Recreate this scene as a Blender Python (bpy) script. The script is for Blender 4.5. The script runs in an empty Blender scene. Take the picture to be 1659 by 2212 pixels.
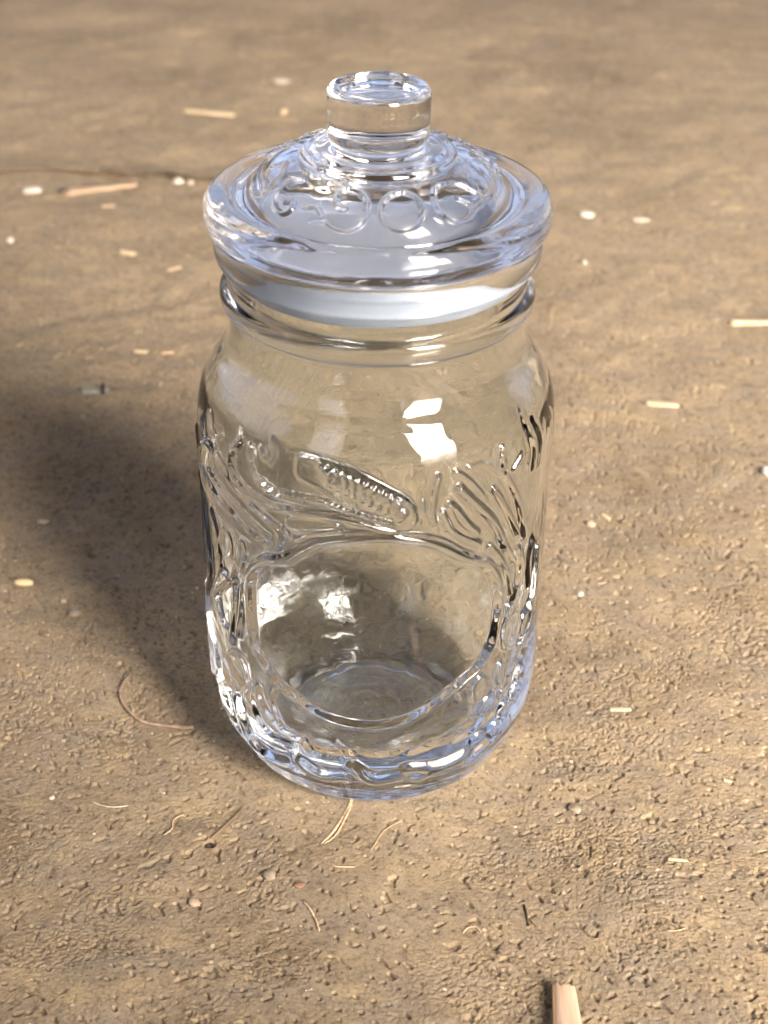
import bpy, math, random
import numpy as np
from mathutils import Matrix, Vector, Euler
R = math.radians
rng = np.random.default_rng(7)
random.seed(7)
SC = bpy.context.scene
COL = SC.collection

# ------------------------------------------------------------------ camera
F_PX, CX, CY = 3500.0, 829.5, 1106.0          # focal length and centre, photograph measured 1659 x 2212
CAM = Vector((0.0, -0.400, 0.331))
CROT = Matrix.Rotation(-0.0063, 3, 'Z') @ Matrix.Rotation(R(57.7), 3, 'X') @ Matrix.Rotation(0.0125, 3, 'Z')
cd = bpy.data.cameras.new('camera')
cam = bpy.data.objects.new('camera', cd)
COL.objects.link(cam)
cam.matrix_world = Matrix.Translation(CAM) @ CROT.to_4x4()
cd.sensor_fit = 'VERTICAL'
cd.sensor_height = 36.0
cd.lens = 36.0 * F_PX / 2212.0
cd.clip_start, cd.clip_end = 0.01, 200
cd.dof.use_dof = True
cd.dof.focus_distance = 0.455
cd.dof.aperture_fstop = 16
SC.camera = cam

# ------------------------------------------------------------------ sky, sun, exposure
SUN_AZ = R(32)       # from behind the camera (-y) towards +x
SUN_EL = R(36)
w = bpy.data.worlds.new("World")
SC.world = w
w.use_nodes = True
nt = w.node_tree
bg = nt.nodes['Background']
sky = nt.nodes.new('ShaderNodeTexSky')
sky.sky_type = 'NISHITA'
sky.sun_disc = False
sky.sun_elevation = SUN_EL
sundir = Vector((math.sin(SUN_AZ) * math.cos(SUN_EL), -math.cos(SUN_AZ) * math.cos(SUN_EL), math.sin(SUN_EL)))
sky.sun_rotation = math.atan2(sundir.x, sundir.y)
sky.air_density = 0.4
sky.dust_density = 10.0
sky.ozone_density = 0.3
nt.links.new(sky.outputs[0], bg.inputs[0])
bg.inputs[1].default_value = 0.15
ld = bpy.data.lights.new('sun', 'SUN')
ld.energy = 1.1
ld.angle = R(56)
ld.color = (1.0, 0.98, 0.95)
sun = bpy.data.objects.new('sun', ld)
COL.objects.link(sun)
sun.rotation_euler = (-sundir).to_track_quat('-Z', 'Y').to_euler()
SC.view_settings.view_transform = 'Standard'
SC.view_settings.look = 'None'
SC.view_settings.exposure = 2.26
SC.view_settings.gamma = 1.0
SC.render.engine = 'CYCLES'
cy = SC.cycles
cy.max_bounces = 26
cy.transmission_bounces = 24
cy.glossy_bounces = 12
cy.diffuse_bounces = 4
cy.transparent_max_bounces = 16
cy.caustics_reflective = True
cy.caustics_refractive = True
cy.sample_clamp_indirect = 8.0
cy.use_adaptive_sampling = False
cy.use_denoising = True
cy.denoising_prefilter = 'ACCURATE'
cy.denoising_input_passes = 'RGB_ALBEDO_NORMAL'
try:
    cy.denoiser = 'OPENIMAGEDENOISE'
except Exception:
    pass

# ------------------------------------------------------------------ helpers
def ray(px, py):
    d = CROT @ Vector(((px - CX) / F_PX, -(py - CY) / F_PX, -1.0))
    return d.normalized()

def tag(o, label=None, cat=None, group=None, kind=None):
    if label: o['label'] = label
    if cat: o['category'] = cat
    if group: o['group'] = group
    if kind: o['kind'] = kind
    return o

def empty(name, loc):
    o = bpy.data.objects.new(name, None)
    o.location = loc
    o.empty_display_size = 0.01
    COL.objects.link(o)
    return o

def link_mesh(name, V, Fq, mat, parent=None, smooth=True, normals=None):
    V = np.asarray(V, dtype=np.float32)
    Fq = np.asarray(Fq, dtype=np.int32)
    me = bpy.data.meshes.new(name)
    me.vertices.add(len(V))
    me.vertices.foreach_set('co', V.ravel())
    n = Fq.shape[1]
    me.loops.add(len(Fq) * n)
    me.loops.foreach_set('vertex_index', Fq.ravel())
    me.polygons.add(len(Fq))
    me.polygons.foreach_set('loop_start', np.arange(0, len(Fq) * n, n, dtype=np.int32))
    me.update(calc_edges=True)
    if smooth:
        me.polygons.foreach_set('use_smooth', np.ones(len(Fq), dtype=bool))
    me.materials.append(mat)
    if normals is not None:
        me.normals_split_custom_set_from_vertices(np.asarray(normals, dtype=np.float32))
    o = bpy.data.objects.new(name, me)
    COL.objects.link(o)
    if parent is not None:
        o.parent = parent
    return o

def vnoise(x, y, seed=0):
    """smooth lattice noise, -1..1"""
    x = np.asarray(x, dtype=np.float64); y = np.asarray(y, dtype=np.float64)
    xi = np.floor(x).astype(np.int64); yi = np.floor(y).astype(np.int64)
    fx = x - xi; fy = y - yi
    def h(a, b):
        n = (a * 374761393 + b * 668265263 + seed * 1442695041) & 0xffffffff
        n = ((n ^ (n >> 13)) * 1274126177) & 0xffffffff
        n = (n ^ (n >> 16)) & 0xffff
        return n / 32767.5 - 1.0
    ux = fx * fx * fx * (fx * (fx * 6 - 15) + 10)
    uy = fy * fy * fy * (fy * (fy * 6 - 15) + 10)
    a = h(xi, yi); b = h(xi + 1, yi); c = h(xi, yi + 1); d = h(xi + 1, yi + 1)
    return (a * (1 - ux) + b * ux) * (1 - uy) + (c * (1 - ux) + d * ux) * uy

def sstep(a, b, x):
    t = np.clip((x - a) / (b - a), 0, 1)
    return t * t * (3 - 2 * t)

def spline(pts, n=12, closed=False):
    P = np.array(pts, dtype=float)
    out = []
    N = len(P)
    rngs = N if closed else N - 1
    for i in range(rngs):
        if closed:
            p0, p1, p2, p3 = P[(i - 1) % N], P[i], P[(i + 1) % N], P[(i + 2) % N]
        else:
            p1, p2 = P[i], P[i + 1]
            p0 = P[i - 1] if i > 0 else 2 * p1 - p2
            p3 = P[i + 2] if i + 2 < N else 2 * p2 - p1
        for k in range(n):
            t = k / n
            out.append(0.5 * ((2 * p1) + (-p0 + p2) * t + (2 * p0 - 5 * p1 + 4 * p2 - p3) * t * t + (-p0 + 3 * p1 - 3 * p2 + p3) * t ** 3))
    if not closed:
        out.append(P[-1])
    return np.array(out)

def resample(P, spacing):
    """spacing: function of the point (r, z) -> step"""
    seg = np.linalg.norm(np.diff(P, axis=0), axis=1)
    s = np.concatenate([[0], np.cumsum(seg)])
    dens = np.array([1.0 / spacing(0.5 * (P[i] + P[i + 1])) for i in range(len(P) - 1)]) * seg
    c = np.concatenate([[0], np.cumsum(dens)])
    n = int(round(c[-1]))
    t = np.interp(np.linspace(0, c[-1], n + 1), c, s)
    return np.stack([np.interp(t, s, P[:, 0]), np.interp(t, s, P[:, 1])], axis=1)

# ------------------------------------------------------------------ materials
def new_mat(name):
    m = bpy.data.materials.new(name)
    m.use_nodes = True
    return m, m.node_tree, m.node_tree.nodes['Principled BSDF']

def glass_mat(name, col=(0.958, 0.992, 0.99, 1), rough=0.0, bump=None):
    m, t, b = new_mat(name)
    b.inputs['Base Color'].default_value = col
    b.inputs['Transmission Weight'].default_value = 1.0
    b.inputs['Roughness'].default_value = rough
    b.inputs['IOR'].default_value = 1.52
    if bump:
        tc = t.nodes.new('ShaderNodeTexCoord'); no = t.nodes.new('ShaderNodeTexNoise'); bp = t.nodes.new('ShaderNodeBump')
        no.inputs['Scale'].default_value = bump[0]
        no.inputs['Detail'].default_value = 3
        bp.inputs['Strength'].default_value = bump[1]
        bp.inputs['Distance'].default_value = bump[2]
        t.links.new(tc.outputs['Object'], no.inputs['Vector'])
        t.links.new(no.outputs[0], bp.inputs['Height'])
        t.links.new(bp.outputs[0], b.inputs['Normal'])
    return m

GLASS = glass_mat('jar_glass', bump=(110, 0.02, 0.0005))
LIDGLASS = glass_mat('lid_glass', col=(0.975, 0.985, 0.99, 1), rough=0.03, bump=(90, 0.02, 0.0005))
SEAL, t, b = new_mat('white_plastic')
b.inputs['Base Color'].default_value = (0.52, 0.58, 0.70, 1)
b.inputs['Roughness'].default_value = 0.6
b.inputs['Subsurface Weight'].default_value = 0.35
b.inputs['Subsurface Radius'].default_value = (1, 1, 1)
b.inputs['Subsurface Scale'].default_value = 0.004

def ground_mat():
    m, t, b = new_mat('packed_earth')
    N, L = t.nodes, t.links
    tc = N.new('ShaderNodeTexCoord')
    def noise(scale, detail=4, rough=0.55, vec=None, stretch=None, dist=0.0):
        n = N.new('ShaderNodeTexNoise')
        n.inputs['Scale'].default_value = scale
        n.inputs['Detail'].default_value = detail
        n.inputs['Roughness'].default_value = rough
        n.inputs['Distortion'].default_value = dist
        src = tc.outputs['Object']
        if stretch:
            mp = N.new('ShaderNodeMapping')
            mp.inputs['Scale'].default_value = stretch[0]
            mp.inputs['Rotation'].default_value = (0, 0, stretch[1])
            L.new(src, mp.inputs['Vector']); src = mp.outputs[0]
        L.new(src, n.inputs['Vector'])
        return n.outputs[0]
    def ramp(fac, stops):
        r = N.new('ShaderNodeValToRGB')
        e = r.color_ramp.elements
        e[0].position, e[0].color = stops[0][0], stops[0][1]
        e[1].position, e[1].color = stops[1][0], stops[1][1]
        for p, c in stops[2:]:
            q = e.new(p); q.color = c
        L.new(fac, r.inputs[0]); return r.outputs[0]
    def mix(fac, a, bb, mode='MIX'):
        x = N.new('ShaderNodeMix'); x.data_type = 'RGBA'; x.blend_type = mode
        if isinstance(fac, float): x.inputs[0].default_value = fac
        else: L.new(fac, x.inputs[0])
        for i, v in ((6, a), (7, bb)):
            if isinstance(v, tuple): x.inputs[i].default_value = v
            else: L.new(v, x.inputs[i])
        return x.outputs[2]
    c = ramp(noise(11, 6, 0.62), [(0.32, (0.186, 0.144, 0.094, 1)), (0.66, (0.328, 0.257, 0.168, 1))])
    g = ramp(noise(38, 4, 0.6, stretch=((1, 2.2, 1), 0.5)), [(0.42, (0, 0, 0, 1)), (0.66, (1, 1, 1, 1))])
    c = mix(g, c, (0.232, 0.190, 0.138, 1))
    yl = ramp(noise(60, 3), [(0.56, (0, 0, 0, 1)), (0.72, (0.55, 0.55, 0.55, 1))])
    c = mix(yl, c, (0.37, 0.29, 0.168, 1))
    fine = ramp(noise(800, 4, 0.8), [(0.30, (0.42, 0.40, 0.37, 1)), (0.45, (0.95, 0.95, 0.95, 1)), (0.72, (1.25, 1.25, 1.22, 1))])
    c = mix(1.0, c, fine, 'MULTIPLY')
    mid = ramp(noise(260, 5, 0.75), [(0.34, (0.50, 0.48, 0.46, 1)), (0.47, (1.0, 1.0, 1.0, 1)), (0.75, (1.15, 1.15, 1.12, 1))])
    c = mix(0.8, c, mid, 'MULTIPLY')
    vo = N.new('ShaderNodeTexVoronoi'); vo.inputs['Scale'].default_value = 260
    L.new(tc.outputs['Object'], vo.inputs['Vector'])
    # sparse pale sand grains
    sep = N.new('ShaderNodeSeparateColor'); L.new(vo.outputs['Color'], sep.inputs[0])
    gt = N.new('ShaderNodeMath'); gt.operation = 'GREATER_THAN'; gt.inputs[1].default_value = 0.93; L.new(sep.outputs[0], gt.inputs[0])
    lt = N.new('ShaderNodeMath'); lt.operation = 'LESS_THAN'; lt.inputs[1].default_value = 0.16; L.new(vo.outputs['Distance'], lt.inputs[0])
    mu = N.new('ShaderNodeMath'); mu.operation = 'MULTIPLY'; L.new(gt.outputs[0], mu.inputs[0]); L.new(lt.outputs[0], mu.inputs[1])
    c = mix(mu.outputs[0], c, (0.50, 0.42, 0.31, 1))
    vd = N.new('ShaderNodeTexVoronoi'); vd.inputs['Scale'].default_value = 420
    L.new(tc.outputs['Object'], vd.inputs['Vector'])
    s2 = N.new('ShaderNodeSeparateColor'); L.new(vd.outputs['Color'], s2.inputs[0])
    g2 = N.new('ShaderNodeMath'); g2.operation = 'GREATER_THAN'; g2.inputs[1].default_value = 0.86; L.new(s2.outputs[1], g2.inputs[0])
    l2 = N.new('ShaderNodeMath'); l2.operation = 'LESS_THAN'; l2.inputs[1].default_value = 0.27; L.new(vd.outputs['Distance'], l2.inputs[0])
    m2 = N.new('ShaderNodeMath'); m2.operation = 'MULTIPLY'; L.new(g2.outputs[0], m2.inputs[0]); L.new(l2.outputs[0], m2.inputs[1])
    m3 = N.new('ShaderNodeMath'); m3.operation = 'MULTIPLY'; m3.inputs[1].default_value = 0.7; L.new(m2.outputs[0], m3.inputs[0])
    c = mix(m3.outputs[0], c, (0.10, 0.075, 0.05, 1))
    L.new(c, b.inputs['Base Color'])
    b.inputs['Roughness'].default_value = 0.92
    b.inputs['Specular IOR Level'].default_value = 0.25
    bp = N.new('ShaderNodeBump'); bp.inputs['Strength'].default_value = 0.2; bp.inputs['Distance'].default_value = 0.0004
    L.new(noise(1700, 4, 0.75), bp.inputs['Height'])
    bp2 = N.new('ShaderNodeBump'); bp2.inputs['Strength'].default_value = 0.22; bp2.inputs['Distance'].default_value = 0.0006
    L.new(noise(750, 3, 0.65), bp2.inputs['Height'])
    L.new(bp.outputs[0], bp2.inputs['Normal'])
    L.new(bp2.outputs[0], b.inputs['Normal'])
    return m
GROUND = ground_mat()

def dry_mat(name, c1, c2, rough=0.7, scale=(900, 900, 60), spec=0.3):
    m, t, b = new_mat(name)
    N, L = t.nodes, t.links
    tc = N.new('ShaderNodeTexCoord'); mp = N.new('ShaderNodeMapping'); no = N.new('ShaderNodeTexNoise'); cr = N.new('ShaderNodeValToRGB')
    mp.inputs['Scale'].default_value = scale
    no.inputs['Scale'].default_value = 1.0; no.inputs['Detail'].default_value = 4
    cr.color_ramp.elements[0].position = 0.32; cr.color_ramp.elements[0].color = (*c1, 1)
    cr.color_ramp.elements[1].position = 0.68; cr.color_ramp.elements[1].color = (*c2, 1)
    L.new(tc.outputs['Object'], mp.inputs['Vector']); L.new(mp.outputs[0], no.inputs['Vector'])
    L.new(no.outputs[0], cr.inputs[0]); L.new(cr.outputs[0], b.inputs['Base Color'])
    bp = N.new('ShaderNodeBump'); bp.inputs['Strength'].default_value = 0.4; bp.inputs['Distance'].default_value = 0.0003
    L.new(no.outputs[0], bp.inputs['Height']); L.new(bp.outputs[0], b.inputs['Normal'])
    b.inputs['Roughness'].default_value = rough
    b.inputs['Specular IOR Level'].default_value = spec
    return m
STRAW = dry_mat('pale_straw', (0.46, 0.35, 0.20), (0.70, 0.58, 0.38), scale=(60, 900, 900))
TAN = dry_mat('tan_splinter', (0.42, 0.29, 0.18), (0.62, 0.46, 0.31), scale=(60, 900, 900))
WHITE = dry_mat('white_chip', (0.44, 0.40, 0.33), (0.64, 0.60, 0.52), scale=(400, 400, 400))
GREY = dry_mat('grey_bark', (0.27, 0.27, 0.21), (0.42, 0.41, 0.33), scale=(90, 600, 600))
HUSK = dry_mat('golden_husk', (0.62, 0.42, 0.20), (0.82, 0.66, 0.42), scale=(90, 900, 900), rough=0.45)
ROOT = dry_mat('pinkish_root', (0.22, 0.15, 0.105), (0.40, 0.29, 0.21), scale=(500, 500, 500))
DARK = dry_mat('dark_twig', (0.03, 0.022, 0.015), (0.10, 0.07, 0.045), scale=(300, 300, 300))
BROWN = dry_mat('brown_stem', (0.13, 0.085, 0.05), (0.24, 0.16, 0.10), scale=(300, 300, 300))
CLOD = dry_mat('grey_brown_pebble', (0.17, 0.14, 0.10), (0.33, 0.27, 0.20), scale=(300, 300, 300), rough=0.9)
PALE = dry_mat('pale_pebble', (0.42, 0.35, 0.27), (0.60, 0.53, 0.43), scale=(300, 300, 300), rough=0.9)
TANP = dry_mat('tan_pebble', (0.30, 0.225, 0.155), (0.44, 0.34, 0.245), scale=(300, 300, 300), rough=0.9)
BAMBOO = dry_mat('split_cane', (0.50, 0.33, 0.22), (0.68, 0.50, 0.36), scale=(500, 30, 300), rough=0.5)
CANE_EDGE = dry_mat('cane_edge', (0.60, 0.40, 0.18), (0.80, 0.60, 0.34), scale=(500, 30, 300), rough=0.5)

# ------------------------------------------------------------------ the ground
def px_ground(px, py, z=0.0):
    d = ray(px, py)
    t = (z - CAM.z) / d.z
    p = CAM + d * t
    return p.x, p.y

CRACK = spline([px_ground(*p) for p in [(-260, 358), (-40, 366), (60, 369), (150, 371), (230, 376), (330, 386), (420, 389), (520, 390), (640, 388)]], 10)
CRACK_W = np.interp(np.linspace(0, 1, len(CRACK)), [0, .3, .42, .55, .68, .78, .9, 1], [.0016, .0020, .0016, .0040, .0056, .0040, .0018, .0006])
PITS = [(452, 1818, 1.6, 2.0), (402, 1850, .8, 1.6), (1285, 2020, .8, 1.8), (1245, 1870, .8, 2.0), (1300, 1740, .8, 1.8), (1500, 1650, .8, 1.8), (1320, 1745, .9, 1.8)]
PITS = [(*px_ground(a, b_), r * 1e-3, d * 1e-3) for a, b_, r, d in PITS]

def hgt(x, y):
    x = np.asarray(x, dtype=float); y = np.asarray(y, dtype=float)
    wx = x + 0.006 * vnoise(x * 25, y * 25, 3); wy = y + 0.006 * vnoise(x * 25, y * 25, 4)
    h = 0.0016 * vnoise(x * 9 + 3, y * 9, 11) + 0.0010 * vnoise(wx * 26, wy * 26, 12)
    h += 0.00055 * vnoise(wx * 70, wy * 70, 13)
    rough = 0.30 + 0.70 * sstep(-0.25, 0.35, vnoise(x * 13 + 5, y * 13 + 2, 21) + 0.45 * sstep(0.12, -0.1, y) + 0.25 * sstep(0, .1, x))
    def rn(f, a, sd):
        c_, s_ = math.cos(a), math.sin(a)
        return vnoise((wx * c_ + wy * s_) * f + 13.7, (-wx * s_ + wy * c_) * f + 5.1, sd)
    h += rough * (0.00006 * rn(150, .6, 14) + 0.00003 * rn(330, 1.2, 15) + 0.00002 * rn(800, .35, 16) ) - rough * (0.00013 * sstep(0.0, 0.7, rn(1350, .9, 17)) + 0.00013 * sstep(0.1, 0.8, rn(1800, .2, 26)))
    # worn little hollows and pores
    patch = sstep(-0.2, 0.6, rn(60, .3, 27))
    h -= rough * patch * (0.00025 * sstep(0.35, 0.7, rn(950, .8, 18)) + 0.0006 * sstep(0.35, 0.65, rn(1450, 1.3, 28)))
    h -= 0.0009 * sstep(0.6, 0.8, rn(640, .5, 29))
    # shallow drag marks
    a = 0.45
    u = x * math.cos(a) + y * math.sin(a); v = -x * math.sin(a) + y * math.cos(a)
    h += 0.00035 * vnoise(u * 22, v * 110, 19) * sstep(0.03, -0.06, x)
    for px, py, r, d in PITS:
        dd = np.hypot((x - px), (y - py)) / r
        h -= d * np.exp(-dd ** 4) - d * 0.06 * np.exp(-((dd - 1.25) / 0.3) ** 2)
    # crack across the floor
    m = (np.abs(y - CRACK[:, 1].mean()) < 0.12) & (x < CRACK[:, 0].max() + 0.01)
    if m.any():
        xm = x[m]; ym = y[m]
        yc = np.interp(xm, CRACK[:, 0], CRACK[:, 1]); wc = np.interp(xm, CRACK[:, 0], CRACK_W, left=CRACK_W[0], right=0.0003)
        dy = ym - yc + 0.0012 * vnoise(xm * 90, xm * 0, 22)
        fade = sstep(CRACK[:, 0].max(), CRACK[:, 0].max() - 0.05, xm)
        h[m] -= fade * (0.0022 + 0.6 * wc) * sstep(-0.0015, 0.0008, dy) * sstep(0.011, 0.007, dy)
    # the jar stands on a patch that has been pressed flat
    rr = np.hypot(x, y)
    k = sstep(0.034, 0.056, rr)
    h = h * (0.12 + 0.88 * k) - 0.00012 * (1 - k)
    h = h - 0.0004 * k
    return h

def axis(breaks):
    out = [breaks[0][0]]
    for (a, sa), (b_, sb) in zip(breaks[:-1], breaks[1:]):
        x = a
        while x < b_ - 1e-9:
            f = (x - a) / (b_ - a)
            x = x + sa + (sb - sa) * f
            out.append(min(x, b_))
    return np.unique(np.array(out))
gx = axis([(-12, 3.0), (-1.0, 0.12), (-0.34, 0.006), (-0.16, 0.0007), (-0.105, 0.00031), (0.105, 0.00031), (0.16, 0.0007), (0.34, 0.006), (1.0, 0.12), (12, 3.0)])
gy = axis([(-8, 2.0), (-0.6, 0.08), (-0.16, 0.003), (-0.13, 0.00028), (0.02, 0.00034), (0.2, 0.0008), (0.5, 0.0016), (1.0, 0.005), (2.0, 0.1), (14, 3.0)])
GX, GY = np.meshgrid(gx, gy)
GH = hgt(GX.ravel(), GY.ravel())
V = np.stack([GX.ravel(), GY.ravel(), GH], axis=1)
nx, ny = len(gx), len(gy)
ii = (np.arange(ny - 1)[:, None] * nx + np.arange(nx - 1)[None, :]).ravel()
Fq = np.stack([ii, ii + 1, ii + nx + 1, ii + nx], axis=1)
print('ground quads', len(Fq))
g = link_mesh('ground', V, Fq, GROUND)
tag(g, kind='structure')

def gh(x, y):
    return float(hgt(np.array([x]), np.array([y]))[0])

# ------------------------------------------------------------------ jar profiles (mm)
JO = [(0.01, 2.2), (12, 2.0), (24, 1.4), (30, .5), (32.5, .1), (34.5, 0.0), (36.5, .25), (39.2, 1.5), (41.6, 4.0), (43.6, 7.6), (45.5, 11.2), (47.2, 15.5), (48.5, 21), (49.2, 30), (49.5, 45),
      (49.6, 62), (49.4, 80), (49.3, 92), (49.7, 102), (50.0, 110), (49.8, 116), (48.8, 121.5), (46.8, 126.5), (44.2, 130.5), (42.0, 133.2), (40.6, 135.8), (40.1, 138.5), (40.0, 142), (40.0, 145.3),
      (40.3, 146.3), (41.4, 147.0), (42.2, 148.6), (42.3, 150.2), (41.8, 151.8), (40.5, 152.8), (39.9, 153.8), (39.8, 156.5), (40.1, 158.4), (41.3, 159.4), (42.8, 160.6), (43.4, 162.4), (43.3, 164.5), (42.4, 166.3), (40.8, 167.0),
      (39.3, 166.6), (38.8, 165.4), (38.7, 162)]
JI = [(37.4, 155), (37.0, 148), (37.0, 140), (37.6, 135), (39.6, 131.5), (43.0, 127.5), (45.8, 122.5), (46.7, 116), (46.8, 108), (46.5, 95), (46.5, 65), (46.3, 48), (45.5, 37), (43.6, 27), (40.3, 19), (35.6, 13.0), (30.6, 10.2), (27.6, 9.2), (26.2, 7.8), (24.8, 6.7), (22, 6.5), (12, 7.0), (0.01, 8.0)]
LO = [(0.01, 202.7), (4, 202.8), (7.5, 203.2), (9.6, 203.8), (10.8, 204.3), (11.9, 204.5), (12.8, 203.8), (13.15, 202.3), (13.15, 199), (13.15, 194.8), (13.15, 192.2), (12.8, 190.8), (11.6, 190.1), (11.2, 189.5), (11.6, 188.9), (13.4, 188.6), (16.2, 188.6), (17.4, 188.2), (18.6, 188.3), (19.5, 187.9), (19.9, 187.2), (20.4, 186.8),
      (22.5, 186.4), (25.5, 185.3), (28.5, 183.4), (31.5, 181.1), (34.4, 178.7), (36.6, 177.1), (37.8, 176.8), (38.6, 177.2), (39.8, 177.7), (41.6, 177.6), (43.9, 176.8), (45.2, 175.0), (45.5, 172.6), (45.3, 170.4), (44.4, 169.1), (42.6, 168.8),
      (39.5, 168.8), (36.2, 168.7)]
LI = [(33.6, 168.7), (32.8, 169.2), (32.6, 171.5), (31.4, 175.0), (28.6, 178.6), (24.8, 181.2), (19.5, 182.9), (12, 183.2), (5, 183.6), (0.01, 183.6)]

def rz_table(P):
    P = spline(P, 10)
    return P

# ------------------------------------------------------------------ turning pixels into spots on the jar
def make_hit(P, zlo, zhi):
    m = (P[:, 1] > zlo) & (P[:, 1] < zhi)
    zz, rr = P[m, 1], P[m, 0]
    o = np.argsort(zz); zz, rr = zz[o], rr[o]
    def hit(px, py):
        d = ray(px, py); p = np.array(CAM) * 1000; d = np.array(d)
        ts = np.linspace(340, 560, 4400)
        X = p[0] + d[0] * ts; Y = p[1] + d[1] * ts; Z = p[2] + d[2] * ts
        ins = (np.hypot(X, Y) < np.interp(Z, zz, rr)) & (Z > zlo) & (Z < zhi)
        if not ins.any():
            k = np.argmin(np.abs(np.hypot(X, Y) - np.interp(Z, zz, rr)) + 1000 * ((Z < zlo) | (Z > zhi)))
        else:
            k = np.argmax(ins)
        return math.atan2(X[k], -Y[k]), Z[k]        # angle from the camera side, height
    return hit
JO_s = spline(JO, 10)
hit_body = make_hit(JO_s, 1, 134)
LO_s = spline(LO, 10)
hit_dome = make_hit(LO_s[(LO_s[:, 0] > 20) & (LO_s[:, 0] < 37.8)], 176.9, 187)

class Relief:
    def __init__(self, U, Vv):
        self.U, self.V = U, Vv
        self.H = np.zeros_like(U)
        self.masks = []
        self.widen = 1.0
    def _box(self, P, pad):
        a, b_ = P.min(0) - pad, P.max(0) + pad
        return np.nonzero((self.U > a[0]) & (self.U < b_[0]) & (self.V > a[1]) & (self.V < b_[1]))
    def _dist(self, u, v, P):
        best = np.full(u.shape, 1e9)
        for i in range(len(P) - 1):
            ax, ay = P[i]; bx, by = P[i + 1]
            dx, dy = bx - ax, by - ay
            L2 = dx * dx + dy * dy + 1e-9
            t = np.clip(((u - ax) * dx + (v - ay) * dy) / L2, 0, 1)
            best = np.minimum(best, (u - ax - t * dx) ** 2 + (v - ay - t * dy) ** 2)
        return np.sqrt(best)
    def stroke(self, P, wd, a, part=None, taper=False):
        wd = wd * self.widen
        ix = self._box(P, wd + 1)
        if len(ix[0]) == 0: return
        d = self._dist(self.U[ix], self.V[ix], P)
        k = np.clip(1 - (d / wd) ** 2, 0, 1)
        h = a * k ** 1.5
        self.H[ix] = np.where(a > 0, np.maximum(self.H[ix], h) + 0.25 * np.minimum(self.H[ix], h), self.H[ix] + h)
        if part is not None:
            self.masks.append((part, (ix[0][d < wd * 0.98], ix[1][d < wd * 0.98])))
    def fill(self, P, a, edge, soft=1.2, part=None, dome=True):
        P = np.vstack([P, P[:1]])
        ix = self._box(P, 2)
        if len(ix[0]) == 0: return
        u, v = self.U[ix], self.V[ix]
        d = self._dist(u, v, P)
        ins = np.zeros(u.shape, bool)
        for i in range(len(P) - 1):
            x1, y1 = P[i]; x2, y2 = P[i + 1]
            c = ((y1 > v) != (y2 > v))
            xi = (x2 - x1) * (v - y1) / (y2 - y1 + 1e-12) + x1
            ins ^= c & (u < xi)
        sd = np.where(ins, d, -d)
        h = a * np.sqrt(np.clip(sd / soft, 0, 1) * (2 - np.clip(sd / soft, 0, 1)))
        h = h + edge * np.clip(1 - (d / 0.8) ** 2, 0, 1) ** 1.5
        self.H[ix] = np.maximum(self.H[ix], h)
        if part is not None:
            q = (sd > -0.7)
            self.masks.append((part, (ix[0][q], ix[1][q])))
    def beads(self, P, r, a, step):
        seg = np.linalg.norm(np.diff(P, axis=0), axis=1); s = np.concatenate([[0], np.cumsum(seg)])
        for t in np.arange(0, s[-1], step):
            c = np.array([np.interp(t, s, P[:, 0]), np.interp(t, s, P[:, 1])])
            ix = self._box(c[None], r)
            d = np.hypot(self.U[ix] - c[0], self.V[ix] - c[1])
            self.H[ix] += 1.5 * a * np.clip(1 - (d / (r * 1.1)) ** 2, 0, 1)

def revolve(prof, phi, rowz_relief=None):
    """prof (m,2) in mm -> grid of points; phi measured from the camera side (-y) towards +x"""
    r = prof[:, 0][:, None] * np.ones_like(phi)[None]
    z = prof[:, 1][:, None] * np.ones_like(phi)[None]
    return r, z

def grid_xyz(r, z, phi):
    return np.stack([r * np.sin(phi)[None], -r * np.cos(phi)[None], z], axis=-1) * 1e-3

def grid_normals(G):
    du = np.roll(G, -1, axis=1) - np.roll(G, 1, axis=1)
    dv = np.empty_like(G)
    dv[1:-1] = G[2:] - G[:-2]; dv[0] = G[1] - G[0]; dv[-1] = G[-1] - G[-2]
    n = np.cross(du, dv)
    L = np.linalg.norm(n, axis=-1, keepdims=True)
    n = n / np.maximum(L, 1e-20)
    return n

def emit_parts(G, N, face_part, names, mat, parent):
    """split one continuous grid into touching meshes; names[k] = (name, parent or None, label)"""
    m, n = G.shape[:2]
    jj = np.arange(n)
    quad = np.stack([
        (np.arange(m - 1)[:, None] * n + jj[None]), (np.arange(m - 1)[:, None] * n + (jj[None] + 1) % n),
        (np.arange(1, m)[:, None] * n + (jj[None] + 1) % n), (np.arange(1, m)[:, None] * n + jj[None])], axis=-1).reshape(-1, 4)
    fp = face_part.ravel()
    # wind the faces the way the outward normals point
    tq = quad[len(quad) // 3]
    Pq = G.reshape(-1, 3)[tq]
    if np.dot(np.cross(Pq[1] - Pq[0], Pq[2] - Pq[0]), N.reshape(-1, 3)[tq[0]]) < 0:
        quad = quad[:, ::-1]
    Vf = G.reshape(-1, 3); Nf = N.reshape(-1, 3)
    objs = {}
    for k, (nm, par, lab) in enumerate(names):
        q = quad[fp == k]
        if len(q) == 0: continue
        used, inv = np.unique(q, return_inverse=True)
        p = parent if par is None else objs.get(par, parent)
        o = link_mesh(nm, Vf[used], inv.reshape(-1, 4), mat, p, normals=Nf[used])
        if lab: o['label'] = lab
        objs[k] = o
    return objs

jar = empty('glass_jar', (0, 0, 0))
tag(jar, 'clear glass storage jar with fruit and vegetable relief and domed lid with knob', 'jar')

# columns: fine on the camera side, coarser behind
fr = np.linspace(-R(100), R(100), 600)
bk = np.linspace(R(100), R(260), 240)[1:-1]
PHI = np.concatenate([fr, bk])

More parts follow.
